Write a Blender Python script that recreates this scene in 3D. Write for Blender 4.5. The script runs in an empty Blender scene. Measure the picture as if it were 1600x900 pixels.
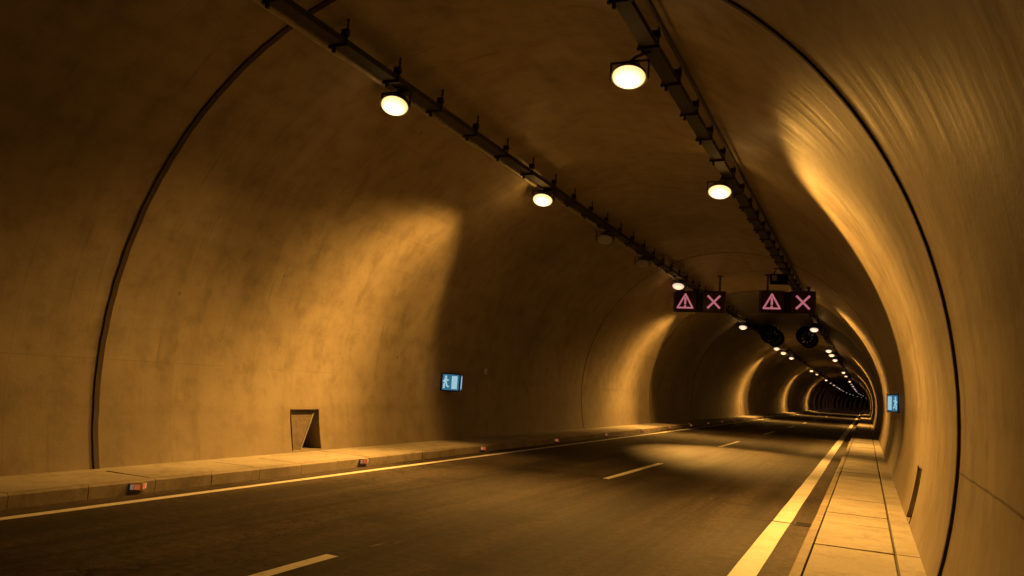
import bpy, bmesh, math, random
from mathutils import Vector, Matrix
random.seed(7)
S = bpy.context.scene
COL = S.collection
PI = math.pi

# ------------------------------------------------------------------ dimensions (metres)
R, ZC = 5.345, 1.59            # lining radius and height of its centre above the road
KERB, WALK, WALLX = 3.955, 0.17, 5.14
Y0, Y1 = -45.0, 900.0
YC, RC = 260.0, 5000.0         # the bore bends gently right beyond YC

def off(y):
    return 0.0 if y <= YC else (y - YC) ** 2 / (2 * RC)
def P(x, y, z):
    return Vector((x + off(y), y, z))
def stations(y0, y1, near=1.0, extra=()):
    ys, y = [y0], y0
    while True:
        st = near if -6 <= y < 60 else (4.0 if y < 260 else 10.0)
        y += st
        if y >= y1 - 0.2: break
        ys.append(y)
    ys.append(y1)
    for e in extra:
        ys = [q for q in ys if abs(q - e) > 0.12]
        ys.append(e)
    return sorted(ys)

# ------------------------------------------------------------------ materials
def mat(name):
    m = bpy.data.materials.new(name); m.use_nodes = True
    nt = m.node_tree; b = nt.nodes['Principled BSDF']
    return m, nt, b
def N(nt, t, **k):
    n = nt.nodes.new(t)
    for a, v in k.items():
        if a in n.inputs.keys(): n.inputs[a].default_value = v
        else: setattr(n, a, v)
    return n
def ramp(nt, src, stops):
    r = nt.nodes.new('ShaderNodeValToRGB')
    el = r.color_ramp.elements
    while len(el) < len(stops): el.new(0.5)
    for e, (p, c) in zip(el, stops):
        e.position = p; e.color = (*c, 1) if len(c) == 3 else c
    nt.links.new(src, r.inputs[0]); return r
def math_(nt, op, a, b=None, c=None, clamp=False):
    n = nt.nodes.new('ShaderNodeMath'); n.operation = op; n.use_clamp = clamp
    for i, v in enumerate((a, b, c)):
        if v is None: continue
        if isinstance(v, (int, float)): n.inputs[i].default_value = v
        else: nt.links.new(v, n.inputs[i])
    return n.outputs[0]
def mixc(nt, fac, a, b, mode='MIX'):
    n = nt.nodes.new('ShaderNodeMix'); n.data_type = 'RGBA'; n.blend_type = mode
    for i, v in ((0, fac), (6, a), (7, b)):
        if isinstance(v, (int, float)): n.inputs[i].default_value = v
        elif isinstance(v, tuple): n.inputs[i].default_value = (*v, 1)
        else: nt.links.new(v, n.inputs[i])
    return n.outputs[2]
def coords(nt, scale, kind='Object'):
    tc = nt.nodes.new('ShaderNodeTexCoord'); mp = nt.nodes.new('ShaderNodeMapping')
    mp.inputs['Scale'].default_value = scale
    nt.links.new(tc.outputs[kind], mp.inputs[0]); return mp.outputs[0]
def noise(nt, vec, scale, detail=4, rough=.55):
    n = nt.nodes.new('ShaderNodeTexNoise')
    n.inputs['Scale'].default_value = scale; n.inputs['Detail'].default_value = detail
    n.inputs['Roughness'].default_value = rough
    nt.links.new(vec, n.inputs['Vector']); return n.outputs[0]
def bump(nt, b, h, strength, dist):
    n = nt.nodes.new('ShaderNodeBump'); n.inputs['Strength'].default_value = strength
    n.inputs['Distance'].default_value = dist
    nt.links.new(h, n.inputs['Height']); nt.links.new(n.outputs[0], b.inputs['Normal'])

def make_concrete():
    m, nt, b = mat('tunnel_concrete')
    uv = coords(nt, (1, 1, 1), 'UV')
    big = noise(nt, uv, .35, 5, .6)
    mid = noise(nt, uv, 2.2, 6, .65)
    st = noise(nt, coords(nt, (.22, 3.2, 1), 'UV'), 1.0, 5, .6)        # run-off streaks down the arc
    hz = noise(nt, coords(nt, (2.6, .12, 1), 'UV'), 1.0, 3, .5)        # shutter-board tide lines along the bore
    fine = noise(nt, uv, 26, 3, .6)
    c = ramp(nt, big, [(.3, (.235, .20, .15)), (.52, (.305, .265, .205)), (.72, (.35, .31, .245))]).outputs[0]
    c = mixc(nt, .55, c, ramp(nt, mid, [(.36, (.62, .6, .56)), (.5, (.96, .95, .93)), (.62, (1.1, 1.1, 1.08))]).outputs[0], 'MULTIPLY')
    c = mixc(nt, .28, c, ramp(nt, st, [(.34, (.6, .58, .52)), (.5, (.95, .95, .94)), (.75, (1, 1, 1))]).outputs[0], 'MULTIPLY')
    c = mixc(nt, .3, c, ramp(nt, hz, [(.33, (.62, .6, .55)), (.47, (.97, .96, .95)), (1, (1, 1, 1))]).outputs[0], 'MULTIPLY')
    # pour joints: faint lines across the bore every 2.65 m and lift lines along it
    sep = nt.nodes.new('ShaderNodeSeparateXYZ'); nt.links.new(uv, sep.inputs[0])
    def line(sock, period, phase, w):
        t = math_(nt, 'ADD', sock, phase); t = math_(nt, 'DIVIDE', t, period); t = math_(nt, 'FRACT', t)
        t = math_(nt, 'SUBTRACT', t, .5); t = math_(nt, 'ABSOLUTE', t)
        return math_(nt, 'LESS_THAN', t, w / period)
    ln = math_(nt, 'MAXIMUM', line(sep.outputs[1], 2.65, -.1, .006), line(sep.outputs[0], 3.1, .55, .006))
    gate = math_(nt, 'GREATER_THAN', noise(nt, uv, .5, 2, .5), .48)
    ln = math_(nt, 'MULTIPLY', ln, gate)
    c = mixc(nt, math_(nt, 'MULTIPLY', ln, .3), c, (.14, .115, .085))
    vor = nt.nodes.new('ShaderNodeTexVoronoi'); vor.inputs['Scale'].default_value = 1.7; vor.inputs['Randomness'].default_value = 1
    nt.links.new(uv, vor.inputs['Vector'])
    pick = math_(nt, 'GREATER_THAN', noise(nt, uv, 1.1, 2, .5), .56)
    pore = math_(nt, 'MULTIPLY', ramp(nt, math_(nt, 'ADD', vor.outputs['Distance'], math_(nt, 'MULTIPLY', mid, .12)), [(.085, (.75,) * 3), (.13, (0,) * 3)]).outputs[0], pick)
    c = mixc(nt, pore, c, (.10, .08, .055))
    drip = noise(nt, coords(nt, (.35, 7.0, 1), 'UV'), 1.0, 4, .65)
    c = mixc(nt, ramp(nt, drip, [(.62, (0,) * 3), (.72, (.5,) * 3)]).outputs[0], c, (.14, .112, .08))
    # splash and soot band near the walkway
    foot = nt.nodes.new('ShaderNodeMath'); foot.operation = 'ABSOLUTE'; nt.links.new(sep.outputs[0], foot.inputs[0])
    fr = nt.nodes.new('ShaderNodeMapRange'); fr.inputs[1].default_value = 8.9; fr.inputs[2].default_value = 9.95; fr.clamp = True
    nt.links.new(math_(nt, 'ADD', foot.outputs[0], math_(nt, 'MULTIPLY', mid, .9)), fr.inputs[0])
    c = mixc(nt, math_(nt, 'MULTIPLY', fr.outputs[0], .38), c, (.15, .12, .088))
    nt.links.new(c, b.inputs['Base Color'])
    rr = ramp(nt, st, [(.3, (.44,) * 3), (.7, (.66,) * 3)]).outputs[0]
    nt.links.new(rr, b.inputs['Roughness'])
    b.inputs['Specular IOR Level'].default_value = .22
    h = math_(nt, 'ADD', math_(nt, 'MULTIPLY', mid, .7), math_(nt, 'MULTIPLY', fine, .22))
    h = math_(nt, 'ADD', h, math_(nt, 'MULTIPLY', st, .10))
    h = math_(nt, 'ADD', h, math_(nt, 'MULTIPLY', noise(nt, uv, 7, 4, .6), .5))
    h = math_(nt, 'SUBTRACT', h, math_(nt, 'MULTIPLY', ln, .25))
    bump(nt, b, h, .38, .02)
    return m
def make_asphalt():
    m, nt, b = mat('asphalt')
    o = coords(nt, (1, 1, 1))
    fine = noise(nt, o, 90, 3, .7); patch = noise(nt, coords(nt, (.9, .12, 1)), 1.0, 4, .6)
    blot = noise(nt, o, .8, 5, .6)
    c = ramp(nt, patch, [(.40, (.037, .0285, .021)), (.58, (.070, .055, .041))]).outputs[0]
    c = mixc(nt, .9, c, ramp(nt, fine, [(.36, (.45,) * 3), (.52, (1,) * 3), (.66, (1.7,) * 3)]).outputs[0], 'MULTIPLY')
    trk = noise(nt, coords(nt, (1.9, .03, 1)), 1.0, 5, .65)
    c = mixc(nt, .85, c, ramp(nt, trk, [(.38, (.55, .53, .5)), (.5, (1,) * 3), (.62, (1.4, 1.36, 1.3))]).outputs[0], 'MULTIPLY')
    agg = noise(nt, o, 9, 6, .8)
    c = mixc(nt, .9, c, ramp(nt, agg, [(.40, (.62,) * 3), (.5, (1,) * 3), (.60, (1.4,) * 3)]).outputs[0], 'MULTIPLY')
    c = mixc(nt, ramp(nt, blot, [(.54, (0,) * 3), (.66, (.6,) * 3)]).outputs[0], c, (.02, .015, .011))
    # sealed repairs: wandering thin dark cracks
    vo = nt.nodes.new('ShaderNodeTexVoronoi'); vo.feature = 'DISTANCE_TO_EDGE'; vo.inputs['Scale'].default_value = 1
    wob = nt.nodes.new('ShaderNodeVectorMath'); wob.operation = 'MULTIPLY_ADD'
    nn = nt.nodes.new('ShaderNodeTexNoise'); nn.inputs['Scale'].default_value = 2.5; nn.inputs['Detail'].default_value = 4; nt.links.new(o, nn.inputs['Vector'])
    nt.links.new(nn.outputs['Color'], wob.inputs[0]); wob.inputs[1].default_value = (.35, .35, 0)
    nt.links.new(coords(nt, (.16, .10, 1)), wob.inputs[2]); nt.links.new(wob.outputs[0], vo.inputs['Vector'])
    crk = math_(nt, 'MULTIPLY', math_(nt, 'LESS_THAN', vo.outputs['Distance'], .0035), math_(nt, 'GREATER_THAN', blot, .47))
    c = mixc(nt, math_(nt, 'MULTIPLY', crk, .75), c, (.008, .006, .005))
    nt.links.new(c, b.inputs['Base Color'])
    nt.links.new(ramp(nt, patch, [(.3, (.66,) * 3), (.7, (.82,) * 3)]).outputs[0], b.inputs['Roughness'])
    b.inputs['Specular IOR Level'].default_value = .18
    bump(nt, b, math_(nt, 'ADD', fine, math_(nt, 'MULTIPLY', patch, 1.5)), .5, .006)
    return m
def make_paving(name, a, bcol, grime=.55):
    m, nt, b = mat(name)
    o = coords(nt, (1, 1, 1)); big = noise(nt, o, .9, 5, .6); fine = noise(nt, o, 34, 4, .65)
    c = ramp(nt, big, [(.32, a), (.65, bcol)]).outputs[0]
    c = mixc(nt, .7, c, ramp(nt, fine, [(.3, (.72,) * 3), (.6, (1,) * 3)]).outputs[0], 'MULTIPLY')
    dirt = noise(nt, o, 3.2, 6, .7)
    c = mixc(nt, ramp(nt, dirt, [(.50, (0,) * 3), (.68, (grime,) * 3)]).outputs[0], c, (.17, .14, .10))
    nt.links.new(c, b.inputs['Base Color']); b.inputs['Roughness'].default_value = .75
    bump(nt, b, math_(nt, 'ADD', fine, big), .5, .006)
    return m
def make_paint():
    m, nt, b = mat('road_paint')
    o = coords(nt, (1, 1, 1)); w = noise(nt, o, 14, 6, .75); w2 = noise(nt, o, 1.6, 3, .6)
    c = ramp(nt, w, [(.30, (.3, .26, .2)), (.40, (.76, .73, .66)), (.7, (.84, .82, .76))]).outputs[0]
    c = mixc(nt, .5, c, ramp(nt, w2, [(.3, (.66, .62, .56)), (.55, (.97,) * 3)]).outputs[0], 'MULTIPLY')
    nt.links.new(c, b.inputs['Base Color']); b.inputs['Roughness'].default_value = .6
    return m
def plain(name, col, rough=.5, metal=0.0, var=.25, sc=8):
    m, nt, b = mat(name)
    n = noise(nt, coords(nt, (1, 1, 1)), sc, 5, .6)
    lo = tuple(x * (1 - var) for x in col)
    nt.links.new(ramp(nt, n, [(.35, lo), (.65, col)]).outputs[0], b.inputs['Base Color'])
    b.inputs['Roughness'].default_value = rough; b.inputs['Metallic'].default_value = metal
    return m
def glow(name, col, strength, base=(.02, .02, .02)):
    m, nt, b = mat(name)
    n = noise(nt, coords(nt, (1, 1, 1)), 40, 2, .5)
    nt.links.new(ramp(nt, n, [(.3, base), (.7, tuple(min(1, x * 1.3) for x in base))]).outputs[0], b.inputs['Base Color'])
    b.inputs['Emission Color'].default_value = (*col, 1); b.inputs['Emission Strength'].default_value = strength
    b.inputs['Roughness'].default_value = .35
    return m

M = dict(
    concrete=make_concrete(), asphalt=make_asphalt(), paint=make_paint(),
    slab=make_paving('walkway_slab', (.33, .30, .245), (.43, .395, .335)),
    kerb=make_paving('kerb_concrete', (.24, .20, .15), (.38, .33, .26), .85),
    rubber=plain('joint_sealant', (.040, .020, .012), .7),
    gap=plain('gap_filler', (.12, .098, .072), .9),
    steel=plain('tray_steel', (.017, .014, .013), .75, .0),
    conduit=plain('conduit_grey', (.33, .32, .25), .5, .1),
    cable=plain('cable_black', (.02, .018, .016), .6),
    housing=plain('lamp_housing', (.14, .13, .12), .45, .5),
    dark=plain('sign_black', (.012, .010, .011), .5),
    plate=plain('niche_lit_plate', (.13, .10, .075), .7, .0, .4, 9),  # brown plate standing in for the lit part of the niche
    stain=plain('road_stain', (.12, .095, .07), .8),
    fan=plain('fan_steel', (.008, .007, .008), .8, .0),
    iron=plain('cast_iron', (.03, .025, .022), .6, .4),
    white=plain('pale_plastic', (.62, .58, .52), .4),
    lens=glow('lamp_glass', (1.0, .76, .38), 2.6, (.5, .45, .35)),
    lens_dim=glow('lamp_glass_dim', (1.0, .74, .58), .8, (.5, .45, .35)),
    lens_far=glow('lamp_glass_far', (1.0, .72, .52), .75, (.5, .45, .35)),
    lens_tiny=glow('lamp_glass_tiny', (1.0, .72, .6), .36, (.5, .45, .35)),
    lens_off=glow('lamp_glass_unlit', (1.0, .7, .4), .004, (.30, .29, .25)),
    red=glow('led_red', (1.0, .30, .36), .42, (.05, .01, .01)),
    redback=glow('led_board_halo', (1.0, .05, .06), .004, (.012, .006, .007)),  # faint red emission imitates the halo round the symbols
    blue=glow('exit_blue', (.07, .34, .58), .36, (.04, .12, .25)),
    cyan=glow('exit_white', (.42, .82, 1.0), .62, (.5, .6, .65)),
    rwhite=glow('marker_white_glow', (1.0, .8, .6), .12, (.6, .55, .5)),  # reflector, not a lamp: emission stands in for retroreflected light
    rred=glow('marker_red_glow', (1.0, .22, .06), .3, (.5, .1, .04)),  # same added glow in place of light thrown back by the reflector
)

def hot_lens(name, core, rimc, k):
    m, nt, b = mat(name)
    o = coords(nt, (1 / .245, 1 / .195, 1 / .245))
    ln = nt.nodes.new('ShaderNodeVectorMath'); ln.operation = 'LENGTH'; nt.links.new(o, ln.inputs[0])
    r_ = ramp(nt, ln.outputs['Value'], [(.38, core), (.66, tuple((a + c) / 2 for a, c in zip(core, rimc))), (.95, rimc)])
    b.inputs['Base Color'].default_value = (.5, .45, .35, 1); b.inputs['Roughness'].default_value = .3
    nt.links.new(r_.outputs[0], b.inputs['Emission Color']); b.inputs['Emission Strength'].default_value = k
    return m
M['fan'].node_tree.nodes['Principled BSDF'].inputs['Specular IOR Level'].default_value = .08
M['lens'] = hot_lens('lamp_glass', (1, .86, .55), (.42, .22, .05), 3.2)
# ------------------------------------------------------------------ mesh helpers
def link(name, bm, m, parent=None, smooth=False, loc=None):
    me = bpy.data.meshes.new(name); bm.normal_update(); bm.to_mesh(me); bm.free()
    mats = m if isinstance(m, (list, tuple)) else [m]
    for q in mats: me.materials.append(q)
    if smooth:
        for p in me.polygons: p.use_smooth = True
    o = bpy.data.objects.new(name, me); COL.objects.link(o)
    if parent: o.parent = parent
    if loc is not None: o.location = loc
    return o
def thing(name, label, cat, loc=(0, 0, 0), group=None, rot=(0, 0, 0)):
    o = bpy.data.objects.new(name, None); COL.objects.link(o); o.empty_display_size = .2
    o.location = loc; o.rotation_euler = rot; o['label'] = label; o['category'] = cat
    if group: o['group'] = group
    return o
def tag(o, label, cat, group=None):
    o['label'] = label; o['category'] = cat
    if group: o['group'] = group
    return o
def struct(o):
    o['kind'] = 'structure'; return o
def box(bm, c, s, bev=0.0, rot=None, mi=0):
    r = bmesh.ops.create_cube(bm, size=1.0)
    vs = r['verts']
    bmesh.ops.scale(bm, vec=s, verts=vs)
    if bev:
        es = list({e for v in vs for e in v.link_edges})
        q = bmesh.ops.bevel(bm, geom=es, offset=bev, segments=2, affect='EDGES', profile=.6)
        vs = list({v for f in q['faces'] for v in f.verts} | {v for v in vs if v.is_valid})
    if rot is not None: bmesh.ops.rotate(bm, cent=(0, 0, 0), matrix=rot, verts=vs)
    bmesh.ops.translate(bm, vec=c, verts=vs)
    for f in {f for v in vs for f in v.link_faces}: f.material_index = mi
    return vs
def tube(bm, pts, r, seg=8):
    rings = []
    for i, p in enumerate(pts):
        a = pts[max(0, i - 1)]; b = pts[min(len(pts) - 1, i + 1)]
        d = (Vector(b) - Vector(a)).normalized()
        u = d.orthogonal().normalized() if i == 0 else (u - d * u.dot(d)).normalized()
        w = d.cross(u)
        rings.append([bm.verts.new(Vector(p) + r * (math.cos(t) * u + math.sin(t) * w)) for t in [2 * PI * k / seg for k in range(seg)]])
    for A, B in zip(rings, rings[1:]):
        for k in range(seg): bm.faces.new((A[k], A[(k + 1) % seg], B[(k + 1) % seg], B[k]))
    bm.faces.new(rings[0][::-1]); bm.faces.new(rings[-1])
def prism(bm, poly, h, mi=0):
    """polygon in XY (ccw), extruded from z=0 to h"""
    a = [bm.verts.new((x, y, 0)) for x, y in poly]; b = [bm.verts.new((x, y, h)) for x, y in poly]
    fs = [bm.faces.new(a[::-1]), bm.faces.new(b)]
    n = len(poly)
    for i in range(n): fs.append(bm.faces.new((a[i], a[(i + 1) % n], b[(i + 1) % n], b[i])))
    for f in fs: f.material_index = mi
    return a + b
def strip(bm, prof, ys, closed=False, caps=True, uvl=None):
    """sweep a profile of (x,z) along the bore"""
    rows = [[bm.verts.new(P(x, y, z)) for x, z in prof] for y in ys]
    n = len(prof)
    for A, B in zip(rows, rows[1:]):
        for k in range(n if closed else n - 1):
            bm.faces.new((A[k], A[(k + 1) % n], B[(k + 1) % n], B[k]))
    if closed and caps:
        bm.faces.new(rows[0][::-1]); bm.faces.new(rows[-1])
    return rows

# ------------------------------------------------------------------ ground and road
bm = bmesh.new()
strip(bm, [(-7, -.6), (7, -.6), (7, -.12), (-7, -.12)], stations(Y0 - 1, Y1 + 1), True)
struct(link('ground', bm, M['kerb']))
bm = bmesh.new()
ys = stations(Y0, Y1)
strip(bm, [(-KERB - .02, -.10), (KERB + .02, -.10), (KERB + .02, 0), (0, .012), (-KERB - .02, 0)], ys, True)
struct(link('road', bm, M['asphalt']))

def rz(x): return .012 * (1 - abs(x) / KERB)
bm = bmesh.new()
def mark(x0, x1, y0, y1):
    yy = [y for y in stations(Y0, Y1) if y0 < y < y1]; yy = [y0] + yy + [y1]
    rows = []
    for y in yy:
        j = lambda: random.uniform(-.006, .006)
        xs = [x0 + j(), x1 + j()]
        if x0 < 0 < x1: xs.insert(1, 0.0)
        rows.append([bm.verts.new(P(x, y, rz(x) + .004)) for x in xs])
    for A, B in zip(rows, rows[1:]):
        for k in range(len(A) - 1):
            bm.faces.new((A[k], A[k + 1], B[k + 1], B[k]))
mark(-3.58, -3.44, Y0, Y1)
mark(3.37, 3.62, Y0, 12.48); mark(3.37, 3.62, 12.56, Y1)
k = -3
while True:
    e = 6.5 + 13.35 * k
    if e > Y1 - 10: break
    mark(-.07, .07, e - 4.6, e); k += 1
struct(link('road_markings', bm, M['paint']))

# ------------------------------------------------------------------ walkways: kerb stones, cover slabs, back strip
def walkway(s):
    """s = +1 right, -1 left; real gaps between the cover slabs of the cable trench"""
    a = bmesh.new()
    ysl = stations(Y0, Y1)
    kp = [(KERB, -.1), (KERB, WALK - .025), (KERB + .025, WALK), (KERB + .105, WALK), (KERB + .105, -.1)]
    # kerb stones of one metre with a chipped gap
    y = -8.0; stones = []
    while y < 70: stones.append((y, y + .99)); y += 1.0
    for y0, y1 in [(Y0, -8.01)] + stones:
        d = random.uniform(-.004, .004) if y1 - y0 < 2 else 0
        pr = [(s * (x + (d if i < 3 else 0)), z + (d * .6 if 0 < i < 4 else 0)) for i, (x, z) in enumerate(kp)]
        if s < 0: pr = pr[::-1]
        strip(a, pr, [y0, y1], True)
    pr = [(s * x, z) for x, z in kp]
    if s < 0: pr = pr[::-1]
    strip(a, pr, [70.0] + [q for q in ysl if q > 70.5], True)
    struct(link('kerb', a, M['kerb']))
    b = bmesh.new()
    # bed under the slabs, seen only as dark joints
    pr = [(KERB + .106, -.1), (KERB + .106, WALK - .03), (5.42, WALK - .03), (5.42, -.1)]
    pr = [(s * x, z) for x, z in pr]
    if s < 0: pr = pr[::-1]
    strip(b, pr, ysl, True)
    struct(link('trench', b, M['gap']))
    c = bmesh.new()
    def slab(x0, x1, y0, y1, dz, tilt=0.0):
        q = [(x0, WALK - .028), (x0, WALK + dz - .006), (x0 + .006, WALK + dz), (x1 - .006, WALK + dz + tilt), (x1, WALK + dz - .006 + tilt), (x1, WALK - .028)]
        q = [(s * x, z) for x, z in q]
        if s < 0: q = q[::-1]
        yy = [y0] + [t for t in ysl if y0 + .5 < t < y1 - .5 and y1 - y0 > 3] + [y1]
        strip(c, q, yy, True)
    y = -8.0; L = 1.0
    while y < 66:
        slab(KERB + .125, 4.895, y, y + L - (random.uniform(.018, .034) if s > 0 else .008), random.uniform(-.009, .006) * (1 if s > 0 else .4), random.uniform(-.004, .004)); y += L
    slab(KERB + .125, 4.895, Y0, -8.02, 0); slab(KERB + .125, 4.895, 66.0, Y1, 0)
    y = -8.0
    while y < 66:
        slab(4.925, 5.40, y, y + 2.986, random.uniform(-.003, .004)); y += 3.0
    slab(4.925, 5.40, Y0, -8.02, 0); slab(4.925, 5.40, 67.0, Y1, 0)
    struct(link('walkway', c, M['slab']))
walkway(1); walkway(-1)

# ------------------------------------------------------------------ the bore
tun = thing('road_tunnel', 'long concrete road tunnel with a round amber lit vault over two lanes', 'tunnel')
def ang(z): return math.acos((z - ZC) / R)
NZ0, NZ1 = .20, .94
NY = {-1: (12.26, 13.08), 1: (12.55, 13.28)}
JOINTS = [-34.3, -23.7, -13.1, -2.55, 8.04, 29.2, 39.8, 50.4, 61, 71.6, 82.2, 92.8, 103.4, 114, 124.6, 135.2, 145.8, 156.4, 167]
amax = ang(-.12)
A = [-amax + 2 * amax * i / 90 for i in range(91)]
for e in (-ang(NZ0), -ang(NZ1), ang(NZ0), ang(NZ1)):
    A = [q for q in A if abs(q - e) > .02] + [e]
A = sorted(A)
ys = stations(Y0, Y1, 1.0, [v for t in NY.values() for v in t])
bm = bmesh.new(); uvl = bm.loops.layers.uv.new('UVMap')
G = [[bm.verts.new(P(R * math.sin(a), y, ZC + R * math.cos(a))) for a in A] for y in ys]
eps = 1e-4
for i in range(len(ys) - 1):
    for j in range(len(A) - 1):
        ym = (ys[i] + ys[i + 1]) / 2; am = (A[j] + A[j + 1]) / 2
        s = 1 if am > 0 else -1
        if NY[s][0] < ym < NY[s][1] and ang(NZ1) < abs(am) < ang(NZ0): continue
        f = bm.faces.new((G[i][j], G[i][j + 1], G[i + 1][j + 1], G[i + 1][j]))
        f.smooth = True
        for lp, (ii, jj) in zip(f.loops, ((i, j), (i, j + 1), (i + 1, j + 1), (i + 1, j))):
            lp[uvl].uv = (A[jj] * R, ys[ii])
# outer skin and end rings give the lining its thickness
RO = R + .55
O = [[bm.verts.new(P(RO * math.sin(a), y, ZC + RO * math.cos(a))) for a in A] for y in ys]
for i in range(len(ys) - 1):
    for j in range(len(A) - 1):
        bm.faces.new((O[i][j], O[i + 1][j], O[i + 1][j + 1], O[i][j + 1]))
for j in range(len(A) - 1):
    bm.faces.new((G[0][j + 1], G[0][j], O[0][j], O[0][j + 1]))
    bm.faces.new((G[-1][j], G[-1][j + 1], O[-1][j + 1], O[-1][j]))
link('vault', bm, M['concrete'], tun)
# expansion joints: dark sealant bands
for y in JOINTS:
    w = .042 if y < 20 else .028
    b = bmesh.new(); aa = [-ang(.16) + 2 * ang(.16) * k / 120 for k in range(121)]
    ra, rb = R - (.026 if y < 20 else .008), R + .03
    rows = []
    for a in aa:
        jj = random.uniform(-.006, .006)
        rows.append([b.verts.new(P(r * math.sin(a), y + dy + jj, ZC + r * math.cos(a))) for r, dy in ((rb, -w), (ra, -w), (ra, w), (rb, w))])
    for U, V in zip(rows, rows[1:]):
        for k in range(3): b.faces.new((U[k], V[k], V[k + 1], U[k + 1]))
    link('joint', b, M['rubber'], tun)
# equipment niches let into the lining
for s in (-1, 1):
    y0, y1 = NY[s]; d = .42
    b = bmesh.new()
    xa = R * math.sin(ang(NZ0)); xb = R * math.sin(ang(NZ1)); xo = R + d - .05
    pts = {}
    for y in (y0, y1):
        for z, x in ((NZ0, xa), (NZ1, xb)):
            pts[(y, z, 0)] = b.verts.new((s * x, y, z)); pts[(y, z, 1)] = b.verts.new((s * xo, y, z))
    q = lambda *k: b.faces.new([pts[t] for t in k])
    q((y0, NZ0, 0), (y1, NZ0, 0), (y1, NZ0, 1), (y0, NZ0, 1)); q((y0, NZ1, 0), (y0, NZ1, 1), (y1, NZ1, 1), (y1, NZ1, 0))
    q((y0, NZ0, 0), (y0, NZ0, 1), (y0, NZ1, 1), (y0, NZ1, 0)); q((y1, NZ0, 0), (y1, NZ1, 0), (y1, NZ1, 1), (y1, NZ0, 1))
    q((y0, NZ0, 1), (y1, NZ0, 1), (y1, NZ1, 1), (y0, NZ1, 1))
    uvn = b.loops.layers.uv.new('UVMap')
    for f in b.faces:
        for lp in f.loops: lp[uvn].uv = (lp.vert.co.z + lp.vert.co.x, lp.vert.co.y)
    ni = link('niche', b, M['concrete'], tun)
    pb = bmesh.new(); ymid = y0 + .30
    def onw(y, z, d): return (s * (R * math.sin(ang(z)) + d), y, z)
    tri = [(y0 + .004, NZ0 + .004), (ymid, NZ0 + .004), (y1 - .03, NZ1 - .004), (y0 + .004, NZ1 - .004)]  # added plate cut to the lit area; its slant imitates the shadow edge
    fr = [pb.verts.new(onw(y, z, .07)) for y, z in tri]; bk = [pb.verts.new(onw(y, z, .11)) for y, z in tri]
    pb.faces.new(fr if s > 0 else fr[::-1]); pb.faces.new(bk[::-1] if s > 0 else bk)
    for i in range(4): pb.faces.new((fr[i], bk[i], bk[(i + 1) % 4], fr[(i + 1) % 4]))
    for k in range(1, 6):                                  # pressed ribs on the plate
        z = NZ0 + (NZ1 - NZ0) * k / 6; ye = ymid + (y1 - .03 - ymid) * k / 6
        c_ = onw((y0 + ye) / 2, z, .066); box(pb, c_, (.012, ye - y0 - .05, .012))
    bmesh.ops.recalc_face_normals(pb, faces=pb.faces)
    pn = link('niche_lit_panel', pb, M['plate'], ni)
    eb = bmesh.new(); tube(eb, [onw(ymid, NZ0 + .01, .066), onw(y1 - .03, NZ1 - .01, .066)], .013, 8)
    link('shade_edge_strip', eb, M['conduit'], ni)  # pale strip along the imitated shadow edge
    # thin sealed frame round the opening
    fb = bmesh.new()
    for y in (y0 - .012, y1 + .012):
        aa = [ang(NZ0) + (ang(NZ1) - ang(NZ0)) * k / 6 for k in range(7)]
        tube(fb, [(s * R * math.sin(a), y, ZC + R * math.cos(a)) for a in aa], .012, 6)
    tube(fb, [(s * xb, y0 - .01, NZ1 + .01), (s * xb, y1 + .01, NZ1 + .01)], .012, 6)
    link('niche_frame', fb, M['rubber'], ni)
# a thin longitudinal crack line low on the near right-hand ring
b = bmesh.new(); rows = []
for k in range(60):
    y = -3 + k * (8.0 + 3) / 59
    z = 1.25 + .005 * math.sin(y * 1.3) + random.uniform(-.004, .004)
    for_ = []
    for dz, r in ((-.009, R - .003), (.009, R - .003)):
        a = ang(z + dz); for_.append(b.verts.new((r * math.sin(a), y, ZC + r * math.cos(a))))
    rows.append(for_)
for U, V in zip(rows, rows[1:]): b.faces.new((U[0], U[1], V[1], V[0]))
link('crack', b, M['gap'], tun)
# lapped end wall closes the bore far round the bend and behind the camera
for y in (Y0 + .3, Y1 - .5):
    b = bmesh.new()
    vs = [b.verts.new(P((R + .1) * math.sin(a), y, ZC + (R + .1) * math.cos(a))) for a in A]
    f = b.faces.new(vs); e = bmesh.ops.extrude_face_region(b, geom=[f])
    bmesh.ops.translate(b, vec=(0, .15, 0), verts=[v for v in e['geom'] if isinstance(v, bmesh.types.BMVert)])
    uvn = b.loops.layers.uv.new('UVMap')
    for f in b.faces:
        for lp in f.loops: lp[uvn].uv = (lp.vert.co.x, lp.vert.co.z)
    link('end_wall', b, M['concrete'], tun)

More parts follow.
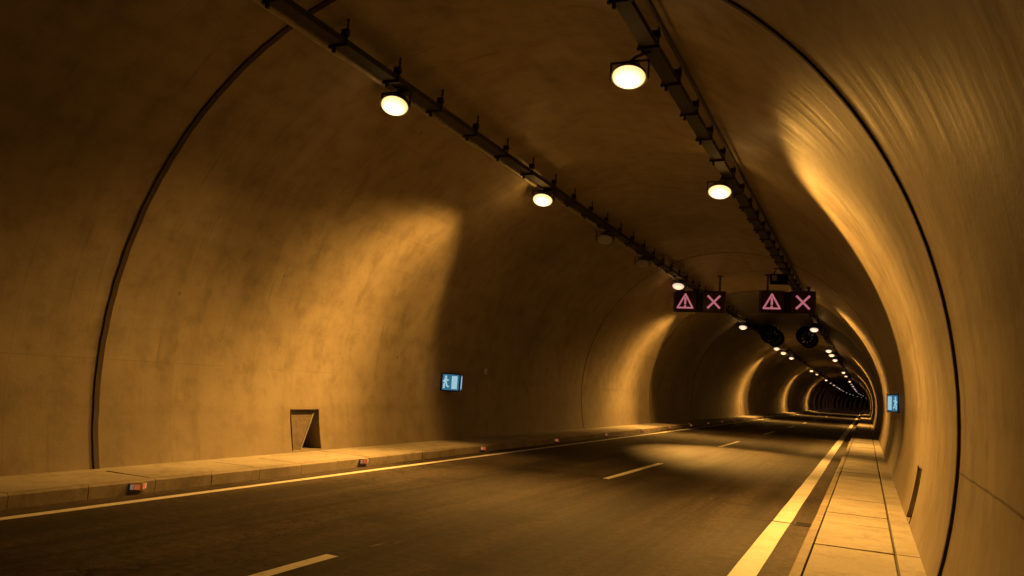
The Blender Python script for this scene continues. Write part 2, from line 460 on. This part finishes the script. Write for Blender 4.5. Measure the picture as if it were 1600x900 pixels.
# ------------------------------------------------------------------ cable trays
TX = {-1: -2.12, 1: 1.88}
def vault(x): return ZC + math.sqrt(R * R - x * x)
def tray(s, label):
    x = TX[s]; zt = vault(x) - .30
    t = thing('cable_tray', label, 'cable tray', (0, 0, 0), 'cable trays under the vault')
    b = bmesh.new(); yy = stations(Y0 + 1, 640)
    w, h, th = .105, .085, .006
    strip(b, [(x - w, zt), (x + w, zt), (x + w, zt + h), (x + w - th, zt + h), (x + w - th, zt + th), (x - w + th, zt + th), (x - w + th, zt + h), (x - w, zt + h)], yy, True)
    link('tray', b, M['steel'], t)
    for i, (dx, r) in enumerate(((-.07, .022), (-.025, .02), (.025, .024), (.072, .018))):
        b = bmesh.new(); pts = []
        for k, y in enumerate(yy):
            pts.append(P(x + dx + .014 * math.sin(y * .7 + i * 2), y, zt + .012 + r + .012 * abs(math.sin(y * .45 + i))))
        tube(b, pts, r, 6); link('cable', b, M['cable'], t, True)
    b = bmesh.new(); cx = x + s * .27; zc_ = vault(cx) - .12
    tube(b, [P(cx, y, zc_) for y in yy], .055 if s < 0 else .03, 10)
    link('conduit', b, M['conduit'] if s < 0 else M['steel'], t, True)
    # hangers: two drop rods, a cross bar and a clamp
    hb = bmesh.new()
    for dx in (-.13, .13):
        box(hb, (dx, 0, (-.03 + vault(x + dx) - zt + .02) / 2), (.02, .03, vault(x + dx) - zt + .05))
    box(hb, (0, 0, -.02), (.31, .04, .035)); box(hb, (-.07, 0, -.07), (.04, .04, .07)); box(hb, (.1, 0, .16), (.10, .07, .09))
    h0 = link('hanger', hb, M['steel'], t, False, (x, -9.0, zt))
    y = -9.0; n = 0
    while n < 84:
        y += 1.35 if y < 45 else 4.0
        c = h0.copy(); COL.objects.link(c); c.parent = t
        c.location = (x + off(y), y, zt); n += 1
    return t
tray(-1, 'dark cable tray along the left of the vault above the left lamp row')
tray(1, 'dark cable tray along the right of the vault above the right lamp row')

# ------------------------------------------------------------------ lamps
def smooth(nt, v, a, b):
    n = nt.nodes.new('ShaderNodeMapRange'); n.interpolation_type = 'SMOOTHSTEP'; n.clamp = True
    n.inputs[1].default_value = a; n.inputs[2].default_value = b
    nt.links.new(v, n.inputs[0]); return n.outputs[0]
def beam(name, power, tau, cos0, cos1, beta, soft, spill, ahead, core=(.5, .9), rim=.5, yaw=0.0, fwd=None, side=None, back=(.96, .50), wing=None):
    """counter-beam flood: a cone tipped against the traffic and a flat cut-off towards the far side"""
    L = bpy.data.lights.new(name, 'POINT'); L.energy = power; L.shadow_soft_size = .09
    L.color = (1.0, .47, .085); L.use_nodes = True
    nt = L.node_tree; em = [n for n in nt.nodes if n.type == 'EMISSION'][0]
    g = nt.nodes.new('ShaderNodeNewGeometry')
    def dot(v):
        d = nt.nodes.new('ShaderNodeVectorMath'); d.operation = 'DOT_PRODUCT'
        nt.links.new(g.outputs['Incoming'], d.inputs[0]); d.inputs[1].default_value = v; return d.outputs['Value']
    ax = dot((math.sin(yaw), -math.sin(tau) * math.cos(yaw), -math.cos(tau) * math.cos(yaw)))
    body = math_(nt, 'ADD', math_(nt, 'MULTIPLY', smooth(nt, ax, *core), 1 - rim), rim)
    cone = math_(nt, 'MULTIPLY', smooth(nt, ax, cos0, cos1), body)
    n = math.hypot(1, beta)
    pl = smooth(nt, dot((0, -1 / n, -beta / n)), -soft, soft)
    rear = smooth(nt, dot((0, -1, 0)), *back)
    rear = math_(nt, 'ADD', math_(nt, 'MULTIPLY', rear, 1 - ahead), ahead)
    k = math_(nt, 'MULTIPLY', math_(nt, 'MULTIPLY', cone, pl), rear)
    if fwd:                       # throw against the traffic: (floor, from, to) of the component along the bore
        f_ = smooth(nt, dot((0, -1, 0)), fwd[1], fwd[2])
        if side:                  # narrower sideways
            sx = math_(nt, 'ABSOLUTE', dot((1, 0, 0)))
            q_ = math_(nt, 'ADD', math_(nt, 'MULTIPLY', smooth(nt, sx, side[1], side[2]), 1 - side[0]), side[0])
            f_ = math_(nt, 'MULTIPLY', f_, q_)
        k = math_(nt, 'MULTIPLY', k, math_(nt, 'ADD', math_(nt, 'MULTIPLY', f_, 1 - fwd[0]), fwd[0]))
    if wing:                      # lobe thrown to the lamp's own wall
        w_ = smooth(nt, dot((wing[1], 0, 0)), wing[2], wing[3])
        k = math_(nt, 'MULTIPLY', k, math_(nt, 'ADD', math_(nt, 'MULTIPLY', w_, 1 - wing[0]), wing[0]))
    k = math_(nt, 'ADD', k, spill)
    nt.links.new(k, em.inputs['Strength'])
    return L
TAU = math.atan(.42)
YW = math.radians(8)
LB = {-1: beam('flood_left', 9000, TAU, .50, .66, .27, .12, .0012, .05, (.62, .93), .55, -YW, (.11, .15, .72), (.3, .76, .42), wing=(.38, -1, -.1, .3), back=(1.0, .60)),
      1: beam('flood_right', 7600, TAU, .39, .49, .62, .07, .0012, .04, (.66, .92), .68, YW, (.33, .0, .72), (.20, .84, .42), (.95, .72), (.16, 1, -.05, .38))}
LN = beam('flood_near', 560, TAU, .62, .90, .35, .25, .002, .06, yaw=-YW, wing=(.35, -1, -.1, .3))
LN2 = beam('flood_near_right', 1650, TAU, .55, .90, .35, .25, .002, .09, yaw=YW, wing=(.3, 1, -.1, .3), fwd=(.22, .1, .7))
LD = bpy.data.lights.new('flood_dim', 'POINT'); LD.energy = 6; LD.color = (1, .5, .12); LD.shadow_soft_size = .09
LF = beam('flood_far', 130, TAU, .30, .62, .35, .3, .0, .3); LF.color = (1, .42, .20)
LP = beam('lane_pool_beam', 13000, math.radians(45), .915, .998, .2, .2, .0003, .9, (.9, .95), 1.0, math.radians(23))  # beam added to the dim lamp to put a light pool on the lane

def make_lamp(loc, kind, label, s, group, light=None, name='tunnel_lamp'):
    t = thing(name, label, 'lamp', loc, group)
    tilt = Matrix.Rotation(math.radians(-34), 3, 'X')      # lens looks down and back towards the camera
    b = bmesh.new()
    # oval dish: rolled rim, tapering back, cooling ribs
    n = 28; ax, ay = .245, .195
    prof = [(.93, .02), (1.0, 0.0), (1.02, .015), (.96, .06), (.72, .15), (.4, .19)]
    rg = [[b.verts.new((ax * q * math.cos(2 * PI * k / n), ay * q * math.sin(2 * PI * k / n), z)) for k in range(n)] for q, z in prof]
    for U, V in zip(rg, rg[1:]):
        for k in range(n): b.faces.new((U[k], U[(k + 1) % n], V[(k + 1) % n], V[k]))
    b.faces.new(rg[-1]); b.faces.new(rg[0][::-1])
    for k in range(5): box(b, (-.12 + .06 * k, 0, .18), (.012, .20, .06))
    bmesh.ops.rotate(b, cent=(0, 0, 0), matrix=tilt, verts=b.verts)
    link('housing', b, M['housing'], t)
    b = bmesh.new()
    # bowed glass
    rg = []
    for i in range(7):
        q = math.cos(i / 6 * PI / 2 * .97) * .93; z = .015 - .10 * math.sin(i / 6 * PI / 2)
        rg.append([b.verts.new((ax * q * math.cos(2 * PI * k / n), ay * q * math.sin(2 * PI * k / n), z)) for k in range(n)])
    for U, V in zip(rg, rg[1:]):
        for k in range(n): b.faces.new((U[k], V[k], V[(k + 1) % n], U[(k + 1) % n]))
    b.faces.new(rg[-1][::-1])
    bmesh.ops.rotate(b, cent=(0, 0, 0), matrix=tilt, verts=b.verts)
    link('lens', b, M[{'bright': 'lens', 'dim': 'lens_dim', 'off': 'lens_off', 'far': 'lens_far', 'tiny': 'lens_tiny'}[kind]], t, True)
    b = bmesh.new()
    up = vault(TX[s]) - .32 - loc[2]; dx = TX[s] - (loc[0] - off(loc[1]))
    for sx in (-.262, .262):
        box(b, (sx, .03, .10), (.014, .05, .25), rot=None)
    box(b, (0, .03, .232), (.54, .05, .016))
    tube(b, [(0, .03, .23), (dx * .3, .03, .23 + (up - .23) * .6), (dx, .03, up)], .02, 8)
    link('bracket', b, M['steel'], t)
    if light:
        o = bpy.data.objects.new('bulb', light); COL.objects.link(o); o.parent = t
        v = tilt @ Vector((0, 0, -.20)); o.location = v
    return t
ROW = {-1: -2.26, 1: 1.76}
ZL = 5.93
sname = {-1: 'left', 1: 'right'}
protos = {}
def place(s, y, kind, label, light, x=None, dy=0.0):
    y += dy
    key = (s, kind, light.name if light else '')
    loc = P(ROW[s] if x is None else x, y, ZL)
    g = 'lamps hung below the cable trays'
    if key not in protos or x is not None:
        t = make_lamp(loc, kind, label, s, g, light)
        if x is None: protos[key] = t
        return t
    src = protos[key]
    r = src.copy(); COL.objects.link(r); r.location = loc; r['label'] = label
    for ch in src.children:
        c = ch.copy(); COL.objects.link(c); c.parent = r
    return r
near_ = {-1: 10.25, 1: 10.0}
place(-1, 10.25, 'bright', 'bright white amber lamp nearest the camera in the left row, over the wall joint', LN)
place(1, 10.0, 'bright', 'bright wide lamp highest in the view, nearest the camera in the right row', LN2, 1.6)
place(-1, 16.6, 'bright', 'largest brightest lamp of the left row, near the middle of the view', LB[-1])
place(1, 16.4, 'bright', 'second bright lamp of the right row, above and before the lane signals', LB[1])
place(-1, 31.2, 'dim', 'small pale lamp of the left row just above the left lane signal', LP)
place(-1, 21.4, 'off', 'unlit pale lamp under the left tray, first beyond the brightest left lamp', None)
place(-1, 25.6, 'off', 'unlit pale lamp under the left tray, between the other unlit one and the lane signal', None)
place(-1, 39.0, 'bright', 'lit lamp of the left row hidden behind the left lane signal', LB[-1])
place(1, 39.0, 'bright', 'lit lamp of the right row hidden behind the right lane signal', LB[1])
mid = [(49.5, 'first'), (69.5, 'second'), (84, 'third')]
for y, o_ in mid:
    for s in (-1, 1):
        place(s, y, 'dim', 'small pale lamp below the lane signals, %s beyond them in the %s row' % (o_, sname[s]), LD)
for i, y in enumerate([75.5, 116, 160, 200, 240]):
    for s in (-1, 1):
        place(s, y, 'far', 'far lit flood lamp of the %s row, number %s counted beyond the jet fans' % (sname[s], ['one', 'two', 'three', 'four', 'five'][i]), LB[s] if y < 170 else LF)
for y in (131, 182, 221, 262, 281, 318, 352, 385, 430, 470, 520, 560):
    for s in (-1, 1):
        place(s, y, 'tiny', 'tiny pale lamp dot deep in the dark far end, %s row' % sname[s], LD if y < 140 else LF, None, random.uniform(-2.5, 2.5))
# ------------------------------------------------------------------ lane signals
def bar2(bm, p, q, w, d=.02):
    p, q = Vector((p[0], 0, p[1])), Vector((q[0], 0, q[1])); v = q - p
    a = math.atan2(v.z, v.x)
    box(bm, (p + q) / 2, (v.length + w * .6, d, w), 0, Matrix.Rotation(-a, 3, 'Y'))
def lane_signal(xc, y, z, label):
    t = thing('lane_signal', label, 'lane signal', (xc, y, z), 'overhead lane signals')
    b = bmesh.new()
    box(b, (0, .16, 0), (2.10, .30, .86), .02)
    for sx in (-.6, .6):                          # hoods and frames of the two boards
        box(b, (sx, -.06, .44), (.98, .18, .02)); box(b, (sx, -.01, -.44), (.98, .05, .02))
        for e in (-.48, .48): box(b, (sx + e, -.03, 0), (.02, .10, .88))
    link('housing', b, M['dark'], t)
    for sx in (-.6, .6):
        b = bmesh.new(); box(b, (sx, -.002, 0), (.90, .016, .82)); link('display', b, M['redback'], t)
    b = bmesh.new(); w = .072
    p0, p1, p2 = (-.92, -.27), (-.28, -.27), (-.6, .31)
    for u, v in ((p0, p1), (p1, p2), (p2, p0)): bar2(b, u, v, w)
    box(b, (-.6, 0, .02), (.085, .02, .30)); box(b, (-.6, 0, -.2), (.085, .02, .07))
    bmesh.ops.translate(b, vec=(0, -.022, 0), verts=b.verts)
    link('warning_triangle', b, M['red'], t)
    b = bmesh.new()
    bar2(b, (.36, -.25), (.84, .25), .085); bar2(b, (.36, .25), (.84, -.25), .085, .024)
    bmesh.ops.translate(b, vec=(0, -.022, 0), verts=b.verts)
    link('red_cross', b, M['red'], t)
    for sx in (-.8, .8):
        b = bmesh.new(); h = vault(xc + sx) - z
        box(b, (sx, .16, (h + .43) / 2), (.07, .07, h - .43 + .03)); box(b, (sx, .16, h - .03), (.22, .22, .03))
        link('hanger', b, M['steel'], t)
    return t
lane_signal(-1.94, 34.0, 5.66, 'black lane signal over the left lane with a red warning triangle and red cross')
lane_signal(1.60, 34.0, 5.72, 'black lane signal over the right lane with a red warning triangle and red cross')

# junction boxes clustered on the right tray in front of the right signal
t = thing('junction_box', 'grey electrical box fixed beneath the right cable tray just before the right lane signal', 'junction box', (1.62, 30.3, 6.12))
b = bmesh.new(); box(b, (0, 0, 0), (.62, .3, .36), .02); box(b, (.1, -.17, .02), (.3, .05, .22), .01); link('case', b, M['fan'], t)
b = bmesh.new(); box(b, (-.12, -.165, .03), (.22, .03, .2), .008); link('cover', b, M['conduit'], t)
b = bmesh.new()
for dx in (-.2, .2): tube(b, [(dx, 0, .15), (dx + .1, 0, .4)], .018, 8)
box(b, (.1, 0, .40), (.62, .06, .03))
link('bracket', b, M['steel'], t)

# ------------------------------------------------------------------ jet fans
def jet_fan(xc, y, z, label):
    t = thing('jet_fan', label, 'jet fan', (xc, y, z), 'jet fans under the vault')
    b = bmesh.new(); prof = [(-2.0, .56), (-1.9, .60), (-1.2, .60), (-1.15, .56), (1.15, .56), (1.2, .60), (1.9, .60), (2.0, .56), (2.0, .50), (-2.0, .50)]
    n = 32; rings = [[b.verts.new((r * math.cos(2 * PI * k / n), yy, r * math.sin(2 * PI * k / n))) for k in range(n)] for yy, r in prof]
    for i in range(len(rings)):
        U, V = rings[i], rings[(i + 1) % len(rings)]
        for k in range(n): b.faces.new((U[k], U[(k + 1) % n], V[(k + 1) % n], V[k]))
    bmesh.ops.recalc_face_normals(b, faces=b.faces)
    link('casing', b, M['fan'], t, True)
    b = bmesh.new(); tube(b, [(0, -.5, 0), (0, .5, 0)], .17, 16); bmesh.ops.create_uvsphere(b, u_segments=16, v_segments=8, radius=.168, matrix=Matrix.Translation((0, -.5, 0)))
    link('hub', b, M['fan'], t, True)
    for k in range(9):
        b = bmesh.new()
        box(b, (0, 0, .33), (.14, .02, .34), 0, Matrix.Rotation(.6, 3, 'Z'))
        bmesh.ops.rotate(b, cent=(0, 0, 0), matrix=Matrix.Rotation(2 * PI * k / 9, 3, 'Y'), verts=b.verts)
        link('blade', b, M['fan'], t)
    for yy in (-.9, .9):
        b = bmesh.new()
        for dx in (-.35, .35):
            h = vault(xc + dx) - z; tube(b, [(dx, yy, .46), (dx, yy, h + .01)], .025, 8)
        link('hanger', b, M['steel'], t)
    return t
jet_fan(-1.30, 57.0, 6.02, 'dark round jet fan hung under the vault beyond the signals, left of the pair')
jet_fan(.92, 57.0, 6.02, 'dark round jet fan hung under the vault beyond the signals, right of the pair')

# ------------------------------------------------------------------ emergency exit signs: two-faced wedge boxes on the walls
def exit_sign(s, y, z, label):
    xw = s * math.sqrt(R * R - (z - ZC) ** 2) - s * .0
    t = thing('exit_sign', label, 'exit sign', (xw, y, z - .23), 'blue exit signs on the walls')
    b = bmesh.new(); l, d, h = .56, .27, .46
    poly = [(s * .06, -l), (-s * .02, -l), (-s * d, -.02), (-s * d, .02), (-s * .02, l), (s * .06, l)]
    if s > 0: poly = poly[::-1]
    prism(b, poly, h)
    bmesh.ops.recalc_face_normals(b, faces=b.faces)
    link('housing', b, M['dark'], t)
    for e in (-1, 1):
        # a face frame: origin at the wall edge, u towards the ridge
        o_ = Vector((-s * .02, e * l, 0)); r_ = Vector((-s * d, e * .02, 0)); u = (r_ - o_); W = u.length; u.normalize()
        nrm = Vector((-u.y, u.x, 0)); 
        if nrm.y * e < 0: nrm = -nrm
        def put(bm_, u0, u1, z0, z1, lift):
            vs = [bm_.verts.new(o_ + u * uu + nrm * (lift + k) + Vector((0, 0, zz))) for k in (0, .006) for uu, zz in ((u0, z0), (u1, z0), (u1, z1), (u0, z1))]
            for q in ((0, 1, 2, 3), (7, 6, 5, 4), (0, 4, 5, 1), (1, 5, 6, 2), (2, 6, 7, 3), (3, 7, 4, 0)): bm_.faces.new([vs[i] for i in q])
        b = bmesh.new(); put(b, .035, W - .03, .03, h - .03, .001); bmesh.ops.recalc_face_normals(b, faces=b.faces)
        f = link('face', b, M['blue'], t)
        b = bmesh.new()
        # running figure (head, body, arms, legs) and a door with an arrow
        def pv(u0, u1, z0, z1): put(b, u0 * W, u1 * W, z0 * h, z1 * h, .009)
        pv(.16, .27, .74, .86); pv(.14, .28, .42, .72); pv(.06, .14, .52, .60); pv(.28, .37, .58, .66); pv(.10, .18, .16, .42); pv(.24, .32, .28, .42); pv(.30, .40, .22, .30)
        pv(.54, .84, .14, .86)
        bmesh.ops.recalc_face_normals(b, faces=b.faces)
        link('pictogram', b, M['cyan'], f)
    return t
exit_sign(-1, 18.62, 1.63, 'blue and white lit exit sign on the left wall beside the bright patch')
exit_sign(1, 22.6, 1.87, 'narrow blue and white lit exit sign on the right wall beyond the bright band')

# small round plate on the left wall
t = thing('wall_plate', 'small pale round plate on the dark left wall just beyond the exit sign', 'wall plate', (-math.sqrt(R * R - .4 ** 2), 20.6, 1.99))
b = bmesh.new(); tube(b, [(-.02, 0, 0), (.03, 0, 0), (.045, 0, 0)], .085, 20); link('plate', b, M['white'], t)
b = bmesh.new(); tube(b, [(.045, 0, 0), (.065, 0, 0)], .03, 12); link('button', b, M['kerb'], t)

# ------------------------------------------------------------------ kerb markers along the left kerb
ordn = ['nearest', 'second', 'third', 'fourth', 'fifth', 'sixth', 'seventh', 'eighth', 'ninth', 'tenth']
def marker(y, label):
    t = thing('kerb_marker', label, 'kerb marker', P(-KERB + .002, y, .045), 'markers on the left kerb face')
    b = bmesh.new(); prism(b, [(-.02, -.13), (.012, -.13), (.075, -.012), (.075, .012), (.012, .13), (-.02, .13)], .10)
    bmesh.ops.recalc_face_normals(b, faces=b.faces); link('base', b, M['kerb'], t)
    for e in (-1, 1):
        o_ = Vector((.012, e * .13, 0)); q_ = Vector((.075, e * .012, 0)); u = q_ - o_; n = Vector((u.y, -u.x, 0)).normalized()
        if n.x < 0: n = -n
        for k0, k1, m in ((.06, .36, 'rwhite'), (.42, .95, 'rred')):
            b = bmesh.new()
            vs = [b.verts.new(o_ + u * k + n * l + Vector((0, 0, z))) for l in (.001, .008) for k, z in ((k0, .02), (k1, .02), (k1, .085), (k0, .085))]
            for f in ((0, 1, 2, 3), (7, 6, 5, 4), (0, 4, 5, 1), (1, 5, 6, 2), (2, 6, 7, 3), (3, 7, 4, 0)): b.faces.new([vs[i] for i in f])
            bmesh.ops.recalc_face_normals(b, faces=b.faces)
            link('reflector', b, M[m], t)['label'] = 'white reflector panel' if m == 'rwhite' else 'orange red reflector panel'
    return t
m0 = None
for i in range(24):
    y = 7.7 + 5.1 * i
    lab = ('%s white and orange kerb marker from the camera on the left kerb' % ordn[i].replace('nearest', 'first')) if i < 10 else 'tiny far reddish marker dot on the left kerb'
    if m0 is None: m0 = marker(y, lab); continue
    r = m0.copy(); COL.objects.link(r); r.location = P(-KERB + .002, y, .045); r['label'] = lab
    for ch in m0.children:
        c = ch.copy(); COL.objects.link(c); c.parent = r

# drain grating between the right edge line and the kerb
t = thing('drain_grate', 'dark iron drain grating in the gutter by the right kerb', 'drain grate', (3.80, 12.58, .0))
b = bmesh.new()
for dx in (-.12, .12): box(b, (dx, 0, .004), (.03, .34, .012))
for dy in (-.155, .155): box(b, (0, dy, .0035), (.21, .03, .011))
link('frame', b, M['iron'], t)
b = bmesh.new()
for k in range(6): box(b, (0, -.11 + .044 * k, .003), (.208, .02, .01))
box(b, (0, 0, .0015), (.205, .275, .004))
link('grating', b, M['iron'], t)
# saw-cut sealed joint across the edge line
b = bmesh.new(); box(b, (3.3, 12.52, .0035), (.75, .03, .006)); struct(link('road_joint', b, M['rubber']))
# dried pale splashes on the left lane
b = bmesh.new()
for (x, y, rx, ry) in ((.06, 7.15, .03, .15), (.15, 7.42, .015, .07), (2.2, 14.2, .02, .12)):
    n = 14; q = [1 + random.uniform(-.35, .35) for _ in range(n)]
    b.faces.new([b.verts.new((x + rx * q[k] * math.cos(2 * PI * k / n), y + ry * q[k] * math.sin(2 * PI * k / n), rz(x) + .004)) for k in range(n)])
struct(link('road_stains', b, M['stain']))

# ------------------------------------------------------------------ night sky outside
w = bpy.data.worlds.new('World'); S.world = w; w.use_nodes = True
nt = w.node_tree; sky = nt.nodes.new('ShaderNodeTexSky'); sky.sky_type = 'NISHITA'; sky.sun_disc = False
sky.sun_elevation = math.radians(-4); sky.sun_rotation = math.radians(200)
bg = nt.nodes['Background']; nt.links.new(sky.outputs[0], bg.inputs[0]); bg.inputs[1].default_value = .05

# ------------------------------------------------------------------ camera
yaw, pit, rol = .42267, .11619, .06874
cam = bpy.data.cameras.new('camera'); co = bpy.data.objects.new('camera', cam); COL.objects.link(co)
fw = Vector((-math.sin(yaw) * math.cos(pit), math.cos(yaw) * math.cos(pit), math.sin(pit)))
r0 = Vector((math.cos(yaw), math.sin(yaw), 0)); u0 = r0.cross(fw)
r = math.cos(rol) * r0 + math.sin(rol) * u0; u = -math.sin(rol) * r0 + math.cos(rol) * u0
mw = Matrix((r, u, -fw)).transposed().to_4x4(); mw.translation = (4.592, 0, 1.7625)
co.matrix_world = mw
cam.sensor_width = 36; cam.lens = 36 * 1246.9 / 1600; cam.clip_start = .05; cam.clip_end = 3000
S.camera = co

# ------------------------------------------------------------------ render
S.render.engine = 'CYCLES'
S.cycles.use_denoising = True
S.cycles.max_bounces = 8; S.cycles.diffuse_bounces = 5; S.cycles.glossy_bounces = 3
S.cycles.sample_clamp_indirect = 4.0; S.cycles.caustics_reflective = False; S.cycles.caustics_refractive = False
S.view_settings.view_transform = 'Standard'; S.view_settings.look = 'None'
S.view_settings.exposure = 0.0; S.view_settings.gamma = 1.0
